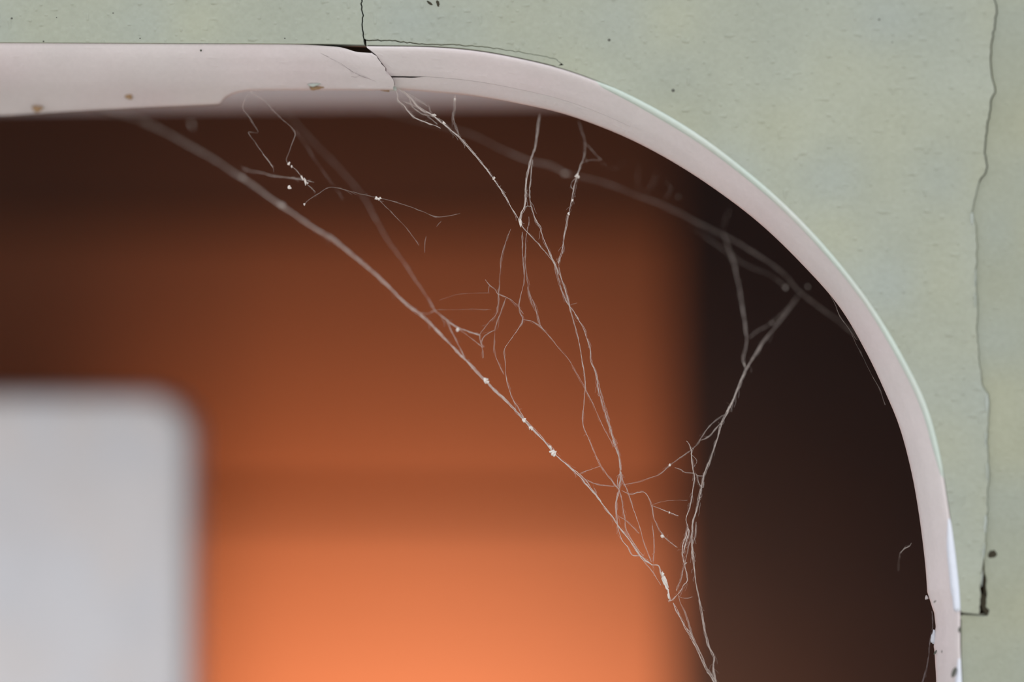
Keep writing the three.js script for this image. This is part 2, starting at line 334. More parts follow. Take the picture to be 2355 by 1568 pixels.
// ================================================================ the dim space behind the opening
const ZB = -0.58;
const roomX0 = -0.80, roomX1 = 0.62, roomY0 = -0.66, roomY1 = 0.17;
function box(name, x0, x1, y0, y1, z0, z1, mat, parent = scene, r = 0) {
  const g = r ? new RoundedBoxGeometry(x1 - x0, y1 - y0, z1 - z0, 3, r) : new THREE.BoxGeometry(x1 - x0, y1 - y0, z1 - z0);
  const m = mesh(name, g, mat, parent); m.position.set((x0 + x1) / 2, (y0 + y1) / 2, (z0 + z1) / 2);
  return m;
}
{
  const back = group('wall_back', structure('warm brown wall of wide horizontal timber boards behind the opening', 'wall'));
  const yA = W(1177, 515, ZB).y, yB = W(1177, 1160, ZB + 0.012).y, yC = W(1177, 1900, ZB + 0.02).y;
  const shadedTones = [[108, 60, 32], [160, 92, 53], [164, 100, 66], [172, 98, 60]].map((c, k) => boardMaterial(c, 200 + k * 9));  // top board darkest: the dimmer light up there is put into its colour
  box('board', roomX0, roomX1, yA - 0.02, roomY1, ZB - 0.03, ZB, shadedTones[0], back, 0.003);
  box('board', roomX0, roomX1, yB - 0.02, yA, ZB - 0.03, ZB + 0.006, shadedTones[1], back, 0.004);
  box('board', roomX0, roomX1, yC - 0.02, yB, ZB - 0.03, ZB + 0.0145, shadedTones[2], back, 0.006);
  box('board', roomX0, roomX1, roomY0, yC - 0.001, ZB - 0.03, ZB + 0.018, shadedTones[3], back, 0.006);

  Object.assign(box('ceiling', roomX0 - 0.03, roomX1 + 0.03, roomY1, roomY1 + 0.03, ZB - 0.03, -0.0300, M.dark).userData, structure('dark timber ceiling of the space behind the wall', 'ceiling'));
  Object.assign(box('floor', roomX0 - 0.03, roomX1 + 0.03, roomY0 - 0.03, roomY0, ZB - 0.03, -0.0300, M.dark).userData, structure('dark timber floor of the space behind the wall', 'floor'));
  Object.assign(box('wall_left', roomX0 - 0.03, roomX0, roomY0, roomY1, ZB - 0.03, -0.0300, M.dark).userData, structure('dark timber side wall left of the pale board', 'wall'));
  Object.assign(box('wall_right', roomX1, roomX1 + 0.03, roomY0, roomY1, ZB - 0.03, -0.0300, M.dark).userData, structure('dark timber side wall beside the dark post', 'wall'));

  // pale lintel across the back of the opening
  const l = W(900, 224, -0.11);
  Object.assign(box('trim_2', roomX0, roomX1, l.y, l.y + 0.05, -0.135, -0.11, M.lintel, scene, 0.003).userData, structure('greyish white painted lintel behind the top of the opening', 'lintel'));

  // dark upright at the right of the boards
  const e = W(1545, 784, ZB + 0.07);
  const post = box('timber_post', e.x, roomX1, roomY0, roomY1, ZB + 0.045, ZB + 0.07, M.post, scene, 0.004);
  post.userData = thing('dark brown broad timber upright to the right of the orange lit boards', 'post');

  // white board standing at the left
  const pe = W(432, 912, -0.25);
  const board = group('upright_board', thing('white painted upright board with a rounded corner in front of timber wall', 'board'));
  const w = 0.36, h = pe.y - roomY0, rad = 0.014;
  const s = new THREE.Shape();
  s.moveTo(-w, 0.03); s.lineTo(0, 0.03); s.lineTo(0, h - rad); s.absarc(-rad, h - rad, rad, 0, Math.PI / 2, false); s.lineTo(-w + rad, h); s.absarc(-w + rad, h - rad, rad, Math.PI / 2, Math.PI, false); s.lineTo(-w, 0.03);
  const g = new THREE.ExtrudeGeometry(s, { depth: 0.016, bevelEnabled: true, bevelThickness: 0.003, bevelSize: 0.003, bevelOffset: -0.003, bevelSegments: 3, curveSegments: 12 });
  g.translate(0, 0, -0.019);
  board.position.set(pe.x, roomY0, -0.25);
  mesh('panel', g, M.white, board);
  for (const x of [-w + 0.05, -0.05]) { const f = mesh('foot', new RoundedBoxGeometry(0.04, 0.03, 0.05, 3, 0.006), M.white, board); f.position.set(x, 0.015, -0.008); }

  // small reading lamp that stands below the opening and is turned to the boards
  const lamp = group('reading_lamp', thing('small shaded reading lamp turned to the timber boards below the opening', 'lamp'));
  lamp.position.set(pe.x + 0.018, roomY0, -0.185);
  const lathe = (pts, n = 32) => new THREE.LatheGeometry(pts.map(([p, q]) => new THREE.Vector2(p, q)), n);
  mesh('base', lathe([[0, 0], [0.038, 0], [0.04, 0.006], [0.032, 0.014], [0.012, 0.022], [0, 0.022]]), M.dark, lamp);
  mesh('stem', new THREE.CylinderGeometry(0.006, 0.007, 0.31, 16), M.dark, lamp).position.y = 0.17;
  const warm = new THREE.Color(1, 0.62, 0.37), head = new THREE.Group(); head.name = 'lamp_head'; head.position.y = 0.335; head.rotation.x = -THREE.MathUtils.degToRad(88); lamp.add(head);
  mesh('shade', lathe([[0.012, -0.03], [0.018, -0.028], [0.05, 0.03], [0.052, 0.03], [0.02, -0.032], [0.012, -0.034]]), M.dark, head);
  mesh('bulb', new THREE.SphereGeometry(0.014, 24, 16), new THREE.MeshStandardMaterial({ color: 0xffffff, emissive: warm, emissiveIntensity: 6, roughness: 0.4 }), head);
  const light = new THREE.SpotLight(warm, 1.22, 0, THREE.MathUtils.degToRad(53), 1, 2);
  light.name = 'lamp_light'; light.position.y = 0.016; light.target.position.y = 1; light.castShadow = true; light.shadow.radius = 0.7; head.add(light, light.target);

  const gr = mesh('ground', new THREE.BoxGeometry(9, 0.1, 6), M.ground); gr.position.set(0, -1.12 - 0.05, 2.4);
  gr.userData = structure('pale paved ground in front of the wall', 'ground');
}

// ================================================================ cobwebs
function tubeInto(acc, pts, radii, sides) {
  const base = acc.pos.length / 3, t = new THREE.Vector3(), n = new THREE.Vector3(), b = new THREE.Vector3(), ref = new THREE.Vector3(0.31, 0.22, 0.93).normalize();
  for (let k = 0; k < pts.length; k++) {
    t.subVectors(pts[Math.min(k + 1, pts.length - 1)], pts[Math.max(k - 1, 0)]).normalize();
    n.crossVectors(t, ref).normalize(); b.crossVectors(t, n);
    for (let s = 0; s < sides; s++) {
      const a = s / sides * Math.PI * 2, c = Math.cos(a), d = Math.sin(a), r = radii[k];
      acc.pos.push(pts[k].x + (n.x * c + b.x * d) * r, pts[k].y + (n.y * c + b.y * d) * r, pts[k].z + (n.z * c + b.z * d) * r);
      acc.nor.push(n.x * c + b.x * d, n.y * c + b.y * d, n.z * c + b.z * d);
    }
  }
  for (let k = 0; k + 1 < pts.length; k++) for (let s = 0; s < sides; s++) {
    const a = base + k * sides + s, c = base + k * sides + (s + 1) % sides; acc.idx.push(a, c, c + sides, a, c + sides, a + sides);
  }
}
const wave = (x, s) => tileNoise(x, s * 1.7, 4096, 5 + s) - 0.5;
// points [px, py, mm behind the plane of sharpness]; r in mm
let strandCount = 0;
function strand(parent, pts, r, { fil = 2, fuzz = 0.5, spread = 1, wob = 1, mat = r >= 0.115 ? M.silk : r >= 0.07 ? M.silkMid : M.silkFine, taper = 0, hair = 1 } = {}) {
  const id = ++strandCount;
  let lastD = 0; const world = pts.map(([x, y, d]) => { if (d !== undefined) lastD = d; return F(x, y, lastD); });
  const curve = new THREE.CatmullRomCurve3(world, false, 'centripetal');
  const len = curve.getLength(), n = Math.max(4, Math.round(len / 0.00045));
  const c = curve.getSpacedPoints(n), acc = { pos: [], nor: [], idx: [] };
  const R = r * 0.66 / 1000, K = 0.00017 * wob * (0.5 + 4 * r);
  for (let f = 0; f < fil; f++) {
    const p = [], rad = [], ph = rr(0, 6), sp = rr(0.5, 1.3);
    for (let k = 0; k <= n; k++) {
      const s = k / n * len * 1000, env = Math.min(1, k / 4, (n - k) / 4);
      const a = ph + s * 0.22 * sp + 2.5 * wave(s * 0.15, id * 13 + f), off = R * spread * (fil > 1 ? 1.1 : 0) * (0.35 + 1.3 * (wave(s * 0.18 + 40, id * 7 + f) + 0.5)) * env;
      const kink = (o) => (wave(s * 0.22, id * 3 + o) * 1.7 + wave(s * 0.75, id * 3 + f + o + 31) * 0.9 + wave(s * 1.9, id * 5 + f + o + 57) * 0.75) * K * env;
      const wx = kink(100), wy = kink(300);
      p.push(c[k].clone().addScaledVector(right, Math.cos(a) * off + wx).addScaledVector(up, Math.sin(a) * off + wy).addScaledVector(ahead, Math.sin(a + 1) * off * 0.6));
      let q = 0.3 + 1.15 * (wave(s * 1.1, id * 11 + f + 500) + 0.5) * (0.5 + (wave(s * 0.12, id + f + 600) + 0.5));
      q += 1.5 * Math.max(0, wave(s * 0.7, id * 17 + f + 700) - 0.28) * 3;                     // dust beads on the fibre
      if (taper) q *= 1 - taper * k / n;
      rad.push(R * q * (fil > 1 ? 0.62 : 0.9));
    }
    tubeInto(acc, p, rad, 5);
  }
  // loose fibres: most run along the thread and come back to it, some stick out and curl
  const hairs = Math.round(len * 1000 * fuzz * 1.5);
  for (let k = 0; k < hairs; k++) {
    const i = Math.floor(rr(0, n)), span = Math.round(rr(1, 6)), q = rr(0.010, 0.024) / 1000, out = rr(0.5, 3.2) * (R + 0.00005), a = rr(0, 6.28), p = [];
    const dx = Math.cos(a), dy = Math.sin(a), free = rnd() < 0.45 ? rr(1.2, 3.6) : 0;
    for (let m = 0; m <= 6; m++) {
      const t = m / 6, h = free ? out * free * t : out * Math.sin(Math.PI * t);
      p.push(c[clamp(i + Math.round(span * t), 0, n)].clone().lerp(c[clamp(i + Math.ceil(span * t), 0, n)], 0.5).addScaledVector(right, dx * h + (free ? Math.sin(t * 5 + a) * out * 0.5 : 0)).addScaledVector(up, dy * h + (free ? Math.cos(t * 4 + a) * out * 0.4 : 0)).addScaledVector(ahead, Math.sin(a * 3) * h * 0.6));
    }
    tubeInto(acc, p, p.map(() => q), 3);
  }
  const g = new THREE.BufferGeometry();
  g.setAttribute('position', new THREE.Float32BufferAttribute(acc.pos, 3)); g.setAttribute('normal', new THREE.Float32BufferAttribute(acc.nor, 3)); g.setIndex(acc.idx);
  return mesh('strand', g, mat, parent);
}
function clump(parent, x, y, d, w, h, rot = 0, name = 'dust_clump') {   // w, h in px: a knot of several dust grains and bits of silk
  const ca = Math.cos(rot), sa = Math.sin(rot), c = F(x, y, d), pos = [], bits = h > 2 * w ? 11 : Math.max(w, h) > 7 ? 7 : 3;
  for (let bit = 0; bit < bits; bit++) {
    const ang = rr(0, 6.28), rad = bit ? Math.sqrt(rnd()) * 0.42 : 0, ox = Math.cos(ang) * rad * w, oy = Math.sin(ang) * rad * h, k0 = bit ? rr(0.3, 0.55) : 0.6, long = h > 2 * w, el = long ? rr(1.5, 2.1) : rr(0.6, 1.5), br = long ? rr(-0.15, 0.15) : rr(-0.6, 0.6), ph = rr(0, 90);
    const g = new THREE.IcosahedronGeometry(1, 2), p = g.attributes.position, m = Math.min(w, h) * 0.5 + Math.max(w, h) * 0.06;
    for (let k = 0; k < p.count; k++) {
      const X = p.getX(k), Y = p.getY(k), Z = p.getZ(k), f = 0.55 + 0.95 * tileNoise(X * 2.1 + ph, Y * 2.1 + Z * 1.9 + 9, 4096, 3);
      const gx = X * m * k0 * f / el, gy = Y * m * k0 * f * el * (h > 2 * w ? 1.5 : 1), u0 = ox + gx * Math.cos(br) - gy * Math.sin(br), v0 = oy + gx * Math.sin(br) + gy * Math.cos(br);
      const q = c.clone().addScaledVector(right, (u0 * ca - v0 * sa) * PX).addScaledVector(up, (u0 * sa + v0 * ca) * PX).addScaledVector(ahead, (Z * m * k0 * f + rad * 2) * PX);
      pos.push(q.x, q.y, q.z);
    }
  }
  const out = new THREE.BufferGeometry();
  out.setAttribute('position', new THREE.Float32BufferAttribute(pos, 3)); out.computeVertexNormals();
  return mesh(name, out, M.dust, parent);
}

const web = group('cobweb', thing('dusty tangled cobweb of thick fuzzy strands stretched across the rounded corner', 'cobweb'));
{
  const S = (pts, r, o) => strand(web, pts, r, o);
  // the long diagonal thread, far behind at its upper end
  S([[180, 235, 62], [317, 275, 54], [348, 287, 52], [446, 339, 45], [501, 373, 41], [553, 406, 37], [649, 472, 31], [708, 513, 27], [783, 564, 23], [878, 642, 17], [932, 696, 14], [980, 733, 11.5], [1000, 755, 10.5], [1068, 822, 7], [1116, 874, 5], [1170, 927, 3], [1206, 968, 1.6], [1270, 1032, 0], [1287, 1053, 0], [1330, 1092, 0], [1398, 1177, 0], [1415, 1198, 0], [1442, 1236, 0], [1475, 1279, 0], [1500, 1299, 0]], 0.2, { fil: 3, spread: 1.2, fuzz: 0.7 });
  S([[320, 277, 54], [446, 340, 45], [560, 412, 36], [649, 474, 31], [783, 566, 23]], 0.115, { fil: 2, spread: 1.4, wob: 1.5 });
  S([[1116, 874, 5], [1143, 900, 4], [1190, 950, 2], [1232, 990, 0.8], [1270, 1034, 0]], 0.12, { fil: 2, spread: 3 });
  S([[1500, 1299, 0], [1514, 1300, 0], [1521, 1318, 0], [1530, 1342, 0], [1539, 1364, 0], [1541, 1382, 0]], 0.16, { fil: 3 });
  S([[1472, 1279, 0.5], [1492, 1304, 0.5], [1508, 1326, 0.5], [1520, 1346, 0.5]], 0.1, { fil: 2, spread: 2 });
  S([[1548, 1386, 0], [1560, 1407, 0.5], [1581, 1450, 1.5], [1600, 1483, 2], [1618, 1520, 3], [1634, 1550, 4], [1660, 1600, 5], [1740, 1750, 9], [1980, 2150, 10]], 0.17, { fil: 3, spread: 1.6, fuzz: 1.2 });
  // blurred companion thread behind
  S([[640, 240, 48], [681, 285, 44], [756, 363, 40], [830, 445, 34], [885, 540, 27], [932, 608, 21], [1000, 714, 12]], 0.08, { fil: 2, spread: 1.5 });
  S([[1000, 714, 12], [1027, 737, 10], [1053, 754, 8], [1085, 764, 6], [1102, 771, 5]], 0.14, { fil: 2, fuzz: 1.2 });
  S([[970, 719, 12], [984, 722, 12], [992, 718, 12], [1000, 713, 12]], 0.08, { fil: 1 });
  S([[1027, 737, 10], [1048, 781, 8], [1068, 822, 7]], 0.1, { fil: 2 });
  S([[1053, 754, 8], [1080, 775, 6], [1112, 800, 5], [1100, 790, 4]], 0.05, { fil: 1 });
  // top fan from the notch in the trim
  S([[907, 200, 6], [914, 218, 5.5], [915, 233, 5], [926, 241, 4.5], [935, 252, 4], [952, 269, 3], [982, 281, 2.5], [1000, 288, 2.2], [1013, 295, 2]], 0.13, { fil: 2, fuzz: 1 });
  S([[907, 198, 6], [938, 218, 5.4], [969, 252, 4], [992, 263, 3], [1016, 282, 2.4], [1030, 294, 2], [1037, 301, 2], [1060, 320, 1.5], [1081, 343, 1.2], [1108, 374, 1], [1135, 411, 0.6], [1156, 442, 0.3], [1190, 500, 0]], 0.13, { fil: 3, spread: 1.3, fuzz: 0.9 });
  S([[918, 204, 6], [938, 214, 6], [958, 228, 5], [972, 236, 5], [982, 244, 4]], 0.06, { fil: 2, fuzz: 2, spread: 3 });
  S([[925, 232, 5], [945, 240, 5], [968, 252, 4], [985, 268, 4], [1005, 285, 3]], 0.045, { fil: 2, fuzz: 3, spread: 5 });
  S([[940, 222, 5], [948, 245, 5], [970, 262, 4], [996, 268, 4], [1020, 280, 3], [1034, 298, 2]], 0.045, { fil: 2, fuzz: 3, spread: 5 });
  S([[985, 240, 5], [989, 256, 4], [996, 266, 3], [1005, 274, 3]], 0.05, { fil: 2, fuzz: 2, spread: 3 });
  S([[1047, 220, 6], [1046, 232, 5], [1045, 246, 5], [1042, 272, 4], [1049, 292, 3], [1055, 308, 2.4], [1060, 320, 2]], 0.09, { fil: 2, fuzz: 1.5, spread: 2 });
  S([[737, 122, -2.4], [760, 134, -1.8], [782, 146, -0.9], [819, 170, 1.0], [850, 181, 2.2], [870, 187, 2.8], [890, 192, 3.4], [907, 197, 4.4]], 0.06, { fil: 2, fuzz: 0.8, mat: M.grime, spread: 2 });
  S([[808, 176, 1.2], [820, 178, 1.4], [826, 174, 1.2]], 0.05, { fil: 1, mat: M.grime });
  // two threads falling from the top of the curve
  S([[1241, 262, 12], [1234, 313, 9], [1225, 357, 6], [1217, 384, 4], [1211, 410, 3], [1210, 432, 2.4], [1209, 466, 1], [1204, 482, 0.5], [1198, 492, 0.2], [1196, 513, 0]], 0.16, { fil: 3, spread: 1.5, fuzz: 0.8 });
  S([[1225, 367, 5], [1221, 408, 4], [1219, 452, 2], [1222, 478, 1], [1226, 492, 1], [1234, 512, 0.6], [1241, 522, 0.4], [1243, 532, 0.3], [1255, 563, 0], [1269, 594, 0], [1279, 611, 0]], 0.12, { fil: 2, fuzz: 0.9, spread: 1.6 });
  S([[1206, 478, 0.5], [1214, 473, 0.8], [1222, 476, 1]], 0.1, { fil: 2 });
  S([[1199, 490, 0], [1196, 503, 0], [1198, 517, 0]], 0.22, { fil: 3, spread: 1.6, fuzz: 2 });
  S([[1216, 498, 1], [1217, 508, 1], [1214, 525, 0.5], [1209, 550, 0.5]], 0.09, { fil: 2, fuzz: 1 });
  S([[1330, 278, 16], [1343, 326, 13], [1344, 350, 11], [1341, 370, 9], [1334, 388, 7], [1328, 405, 6], [1322, 425, 4.5], [1316, 461, 3], [1308, 492, 1.8], [1299, 529, 1], [1291, 577, 0.4], [1284, 606, 0]], 0.13, { fil: 2, spread: 1.8, fuzz: 0.8 });
  S([[1326, 408, 5], [1316, 418, 5], [1313, 428, 5], [1319, 437, 4]], 0.09, { fil: 1 });
  S([[1343, 326, 13], [1360, 345, 13], [1376, 362, 12], [1384, 368, 12], [1360, 368, 11], [1341, 373, 9]], 0.07, { fil: 1 });
  // the central pair
  S([[1190, 498, 0], [1198, 517, 0], [1218, 539, 0], [1252, 577, 0], [1272, 601, 0], [1279, 612, 0]], 0.1, { fil: 2, fuzz: 0.9 });
  S([[1262, 578, 0], [1272, 600, 0], [1282, 618, 0], [1289, 635, 0], [1303, 675, 0], [1309, 703, 0], [1320, 743, 0], [1330, 781, 0], [1338, 825, 0], [1345, 866, 0], [1346, 893, 0], [1344, 920, 0], [1342, 977, 0], [1356, 1011, 0], [1368, 1045, 0], [1381, 1070, 0], [1407, 1105, 0], [1424, 1126, 0]], 0.11, { fil: 2, fuzz: 0.9 });
  S([[1275, 606, 0], [1284, 640, 0.4], [1294, 672, 0.4], [1304, 696, 0.2], [1310, 704, 0]], 0.11, { fil: 2, fuzz: 2, spread: 2.5 });
  S([[1284, 606, 0], [1292, 640, 0], [1300, 662, 0], [1306, 690, 0]], 0.06, { fil: 2, fuzz: 2, spread: 4 });
  S([[1306, 700, 0], [1316, 700, 0], [1326, 697, 0]], 0.04, { fil: 1 });
  S([[1309, 703, 0], [1326, 726, 0], [1340, 750, 0], [1350, 774, 0], [1359, 808, 0], [1359, 827, 0], [1369, 856, 0], [1375, 892, 0], [1384, 927, 0], [1394, 960, 0], [1405, 994, 0], [1415, 1028, 0], [1426, 1062, 0], [1428, 1087, 0], [1424, 1122, 0], [1417, 1156, 0], [1420, 1190, 0], [1422, 1215, 0], [1432, 1245, 0], [1444, 1258, 0], [1451, 1273, 0], [1458, 1278, 0], [1471, 1277, 0], [1492, 1294, 0]], 0.12, { fil: 2, fuzz: 1.4 });
  S([[1369, 850, 0], [1376, 880, 0.3], [1388, 925, 0.3], [1398, 956, 0.3], [1406, 990, 0]], 0.06, { fil: 2, fuzz: 2, spread: 3.5 });
  S([[1394, 955, 0], [1404, 985, 0], [1416, 1020, 0], [1424, 1050, 0], [1428, 1080, 0]], 0.07, { fil: 2, fuzz: 1.6, spread: 2.5 });
  S([[1428, 1084, 0], [1421, 1100, 0], [1422, 1118, 0], [1428, 1104, 0], [1432, 1092, 0]], 0.08, { fil: 2, fuzz: 1.5 });
  S([[1428, 1085, 0], [1433, 1108, 0], [1441, 1126, 0], [1458, 1173, 0], [1479, 1241, 0], [1489, 1268, 0], [1498, 1292, 0]], 0.1, { fil: 2, fuzz: 0.8 });
  S([[1426, 1130, 0.5], [1432, 1160, 0.5], [1437, 1190, 0.5], [1441, 1220, 0.5], [1462, 1254, 0.5], [1479, 1279, 0.3]], 0.09, { fil: 2, fuzz: 0.9 });
  S([[1415, 1181, 0], [1441, 1198, 0.5], [1458, 1214, 0.6], [1469, 1226, 0.8]], 0.07, { fil: 1, fuzz: 1 });
  S([[1420, 1212, 0], [1438, 1226, 0.5], [1452, 1242, 0.5], [1470, 1270, 0.5]], 0.06, { fil: 2, fuzz: 1 });
  S([[1381, 1072, 0], [1362, 1078, 0], [1343, 1085, 0], [1330, 1090, 0]], 0.06, { fil: 2, fuzz: 1.4 });
  S([[1332, 1095, 0], [1350, 1104, 1], [1373, 1113, 1], [1400, 1117, 0.6], [1418, 1117, 0]], 0.04, { fil: 2, fuzz: 2.5, spread: 4 });
  S([[1340, 1108, 2], [1372, 1134, 2], [1366, 1122, 2]], 0.035, { fil: 1, fuzz: 2 });
  S([[1499, 1200, 2], [1504, 1250, 2], [1502, 1290, 1]], 0.07, { fil: 2, fuzz: 1 });
  S([[1430, 1128, 0.6], [1449, 1136, 1], [1470, 1131, 1], [1481, 1130, 1.2], [1496, 1156, 1.6], [1503, 1190, 2], [1512, 1210, 2], [1526, 1232, 2.4], [1540, 1246, 2.4], [1556, 1258, 2.4]], 0.09, { fil: 2, fuzz: 1.4 });
  S([[1498, 1162, 2], [1520, 1171, 2], [1539, 1179, 2], [1560, 1186, 2]], 0.07, { fil: 1, fuzz: 1 });
  S([[1500, 1160, 2], [1530, 1152, 2.4], [1580, 1150, 2.4]], 0.025, { fil: 1, fuzz: 0.5 });
  // left central threads
  S([[1201, 533, 0.6], [1202, 590, 0.6], [1206, 631, 0.6], [1202, 665, 0.6], [1194, 699, 0.6], [1196, 718, 0.6], [1203, 735, 0.6], [1180, 772, 0.6], [1166, 792, 0.6], [1159, 806, 0.6], [1161, 830, 0.7], [1163, 856, 0.9], [1173, 900, 1.2], [1180, 918, 1.4], [1192, 938, 1.5], [1206, 962, 1.6]], 0.075, { fil: 2, fuzz: 0.8 });
  S([[1209, 548, 1], [1208, 604, 1], [1212, 638, 1], [1218, 672, 1], [1231, 706, 1], [1238, 740, 1], [1252, 760, 0.8], [1279, 791, 0.6], [1306, 825, 0.4], [1326, 859, 0.3], [1350, 903, 0.2], [1364, 930, 0.2], [1377, 960, 0.2], [1394, 994, 0.1], [1411, 1026, 0]], 0.06, { fil: 2, fuzz: 0.9, spread: 1.8 });
  S([[1213, 660, 1], [1220, 690, 1], [1234, 716, 1], [1242, 744, 1]], 0.05, { fil: 2, fuzz: 2, spread: 4 });
  S([[1203, 735, 0.6], [1220, 738, 0.8], [1238, 748, 0.9], [1254, 762, 0.8]], 0.06, { fil: 2, fuzz: 2, spread: 2.5 });
  S([[1175, 526, 2], [1160, 566, 2], [1153, 590, 2], [1149, 640, 2], [1147, 668, 2], [1145, 706, 2], [1139, 726, 2], [1124, 742, 2.4], [1112, 757, 3], [1102, 771, 4], [1105, 786, 4], [1109, 801, 4], [1111, 822, 4]], 0.06, { fil: 1, fuzz: 1.4 });
  S([[1116, 643, 2], [1126, 655, 2], [1139, 665, 2], [1145, 675, 2], [1170, 686, 1.6], [1190, 703, 1], [1204, 722, 0.8]], 0.06, { fil: 1, fuzz: 1.4 });
  S([[1126, 655, 2], [1123, 672, 2]], 0.04, { fil: 1, fuzz: 1 });
  S([[1163, 686, 2], [1153, 713, 2.4], [1144, 738, 2.6], [1139, 757, 3], [1137, 791, 3], [1138, 815, 3], [1146, 835, 3], [1158, 860, 3]], 0.055, { fil: 1, fuzz: 1.6 });
  S([[1139, 758, 3], [1124, 766, 3.4], [1112, 776, 4], [1108, 792, 4], [1114, 798, 4]], 0.055, { fil: 1, fuzz: 1.4 });
  S([[1000, 712, 6], [1060, 711, 5], [1129, 712, 3]], 0.03, { fil: 1, fuzz: 0.3 });
  S([[1010, 690, 6], [1060, 676, 5], [1125, 673, 4]], 0.02, { fil: 1, fuzz: 0.2 });
  // right hand branch
  S([[1836, 680, 30], [1830, 689, 28], [1804, 724, 24], [1769, 769, 19], [1751, 794, 16], [1721, 842, 11], [1708, 868, 8.5], [1697, 893, 7], [1685, 925, 5.4], [1671, 951, 4.5], [1658, 977, 4], [1645, 1019, 4], [1636, 1048, 4], [1628, 1070, 4], [1618, 1096, 3.6], [1614, 1120, 3.4], [1610, 1148, 3], [1602, 1178, 2.6], [1594, 1200, 2.6], [1592, 1241, 2.6], [1594, 1283, 2.6], [1598, 1330, 2.6], [1607, 1377, 2.8], [1612, 1405, 3], [1618, 1433, 3], [1628, 1484, 3.4], [1642, 1512, 3.6], [1641, 1535, 3.8], [1650, 1580, 5]], 0.13, { fil: 3, spread: 1.5, fuzz: 1.0 });
  S([[1752, 793, 17], [1721, 842, 11.5], [1697, 893, 8], [1671, 951, 5]], 0.12, { fil: 2, spread: 1.6 });
  S([[1664, 536, 32], [1683, 590, 29], [1696, 644, 26], [1708, 708, 23], [1718, 772, 18], [1716, 797, 16], [1711, 818, 14], [1713, 845, 11]], 0.16, { fil: 2, spread: 1.4 });
  S([[1721, 778, 19], [1745, 760, 22], [1775, 742, 24], [1808, 715, 27], [1830, 692, 29]], 0.11, { fil: 2 });
  S([[1671, 951, 4.6], [1648, 966, 4.4], [1630, 982, 4], [1618, 998, 4], [1604, 1020, 3.6], [1588, 1036, 3.4], [1560, 1055, 3], [1539, 1070, 3], [1520, 1088, 2.6], [1496, 1098, 2], [1454, 1111, 1.6], [1434, 1114, 1]], 0.065, { fil: 2, fuzz: 1.4, spread: 2.2 });
  S([[1664, 966, 4.4], [1646, 986, 4.4], [1632, 1002, 4.4], [1612, 1012, 4]], 0.08, { fil: 2, fuzz: 2, spread: 3 });
  S([[1579, 1014, 2], [1586, 1022, 2], [1591, 1036, 2], [1591, 1058, 2], [1594, 1080, 2], [1597, 1090, 2], [1594, 1122, 2], [1590, 1150, 2], [1583, 1176, 2], [1577, 1194, 2], [1581, 1211, 1.8], [1575, 1232, 1.6], [1569, 1255, 1.4], [1570, 1280, 1.2], [1574, 1298, 1], [1581, 1336, 0.7], [1573, 1346, 0.5], [1564, 1362, 0.4], [1553, 1374, 0.2], [1546, 1380, 0], [1537, 1382, 0]], 0.12, { fil: 2, fuzz: 1.2, spread: 1.3 });
  S([[1591, 1046, 2], [1601, 1056, 2], [1602, 1064, 2], [1595, 1074, 2]], 0.05, { fil: 1 });
  S([[1598, 1088, 2.4], [1606, 1094, 2.6], [1617, 1094, 3]], 0.09, { fil: 2, fuzz: 1 });
  S([[1604, 1092, 2.6], [1607, 1110, 2.6], [1616, 1122, 2.8], [1619, 1108, 3]], 0.08, { fil: 2, fuzz: 1.4 });
  S([[1611, 1120, 3], [1604, 1160, 2.6], [1596, 1196, 2.4], [1590, 1226, 2], [1582, 1262, 2], [1572, 1300, 1.8], [1566, 1330, 1.2], [1556, 1358, 0.8]], 0.075, { fil: 2, fuzz: 1.2, spread: 2.2 });
  S([[1581, 1212, 1.8], [1586, 1222, 1.8], [1578, 1248, 1.6], [1572, 1272, 1.4]], 0.16, { fil: 3, fuzz: 2, spread: 1.6 });
  S([[1601, 1200, 2.6], [1600, 1224, 2.6], [1594, 1250, 2.6]], 0.1, { fil: 2, fuzz: 1.4 });
  S([[1552, 1075, 2], [1566, 1080, 2], [1574, 1086, 2], [1594, 1088, 2]], 0.06, { fil: 1, fuzz: 1.6 });
  S([[1574, 1298, 1], [1580, 1293, 1]], 0.09, { fil: 1 });
  S([[1560, 1368, 0.4], [1565, 1388, 0.8], [1573, 1403, 1.2], [1583, 1434, 1.8], [1592, 1462, 2], [1611, 1500, 2.8]], 0.07, { fil: 2, fuzz: 1.4, spread: 3 });
  S([[1560, 1372, 0.6], [1578, 1376, 1], [1592, 1372, 1.4]], 0.03, { fil: 1 });
  // clumps
  clump(web, 1530, 1338, -0.1, 9, 46, 0.42); clump(web, 1528, 1334, -0.2, 8, 34, 0.36); clump(web, 1524, 1320, 0, 8, 10); clump(web, 1538, 1366, 0, 5, 28, 0.12);
  clump(web, 1272, 1040, 0, 14, 15); clump(web, 1266, 1028, 0, 8, 8);
  clump(web, 1197, 510, 0, 7, 18, 0.2); clump(web, 1206, 968, 1.6, 9, 12, 0.7); clump(web, 1116, 875, 5, 11, 17, 0.8); clump(web, 1222, 984, 1, 8, 12, 0.8);
  clump(web, 649, 472, 31, 9, 16, 0.9); clump(web, 556, 408, 36.5, 8, 15, 0.95); clump(web, 440, 285, 48, 6, 14, 0.4);
  clump(web, 1053, 756, 8, 9, 9); clump(web, 1328, 404, 6, 9, 12, 0.3); clump(web, 1775, 742, 24, 5, 5);
  clump(web, 1539, 1179, 2, 5, 5); clump(web, 1540, 1070, 3, 6, 6); clump(web, 1316, 461, 3, 5, 9); clump(web, 1308, 492, 1.8, 5, 9);
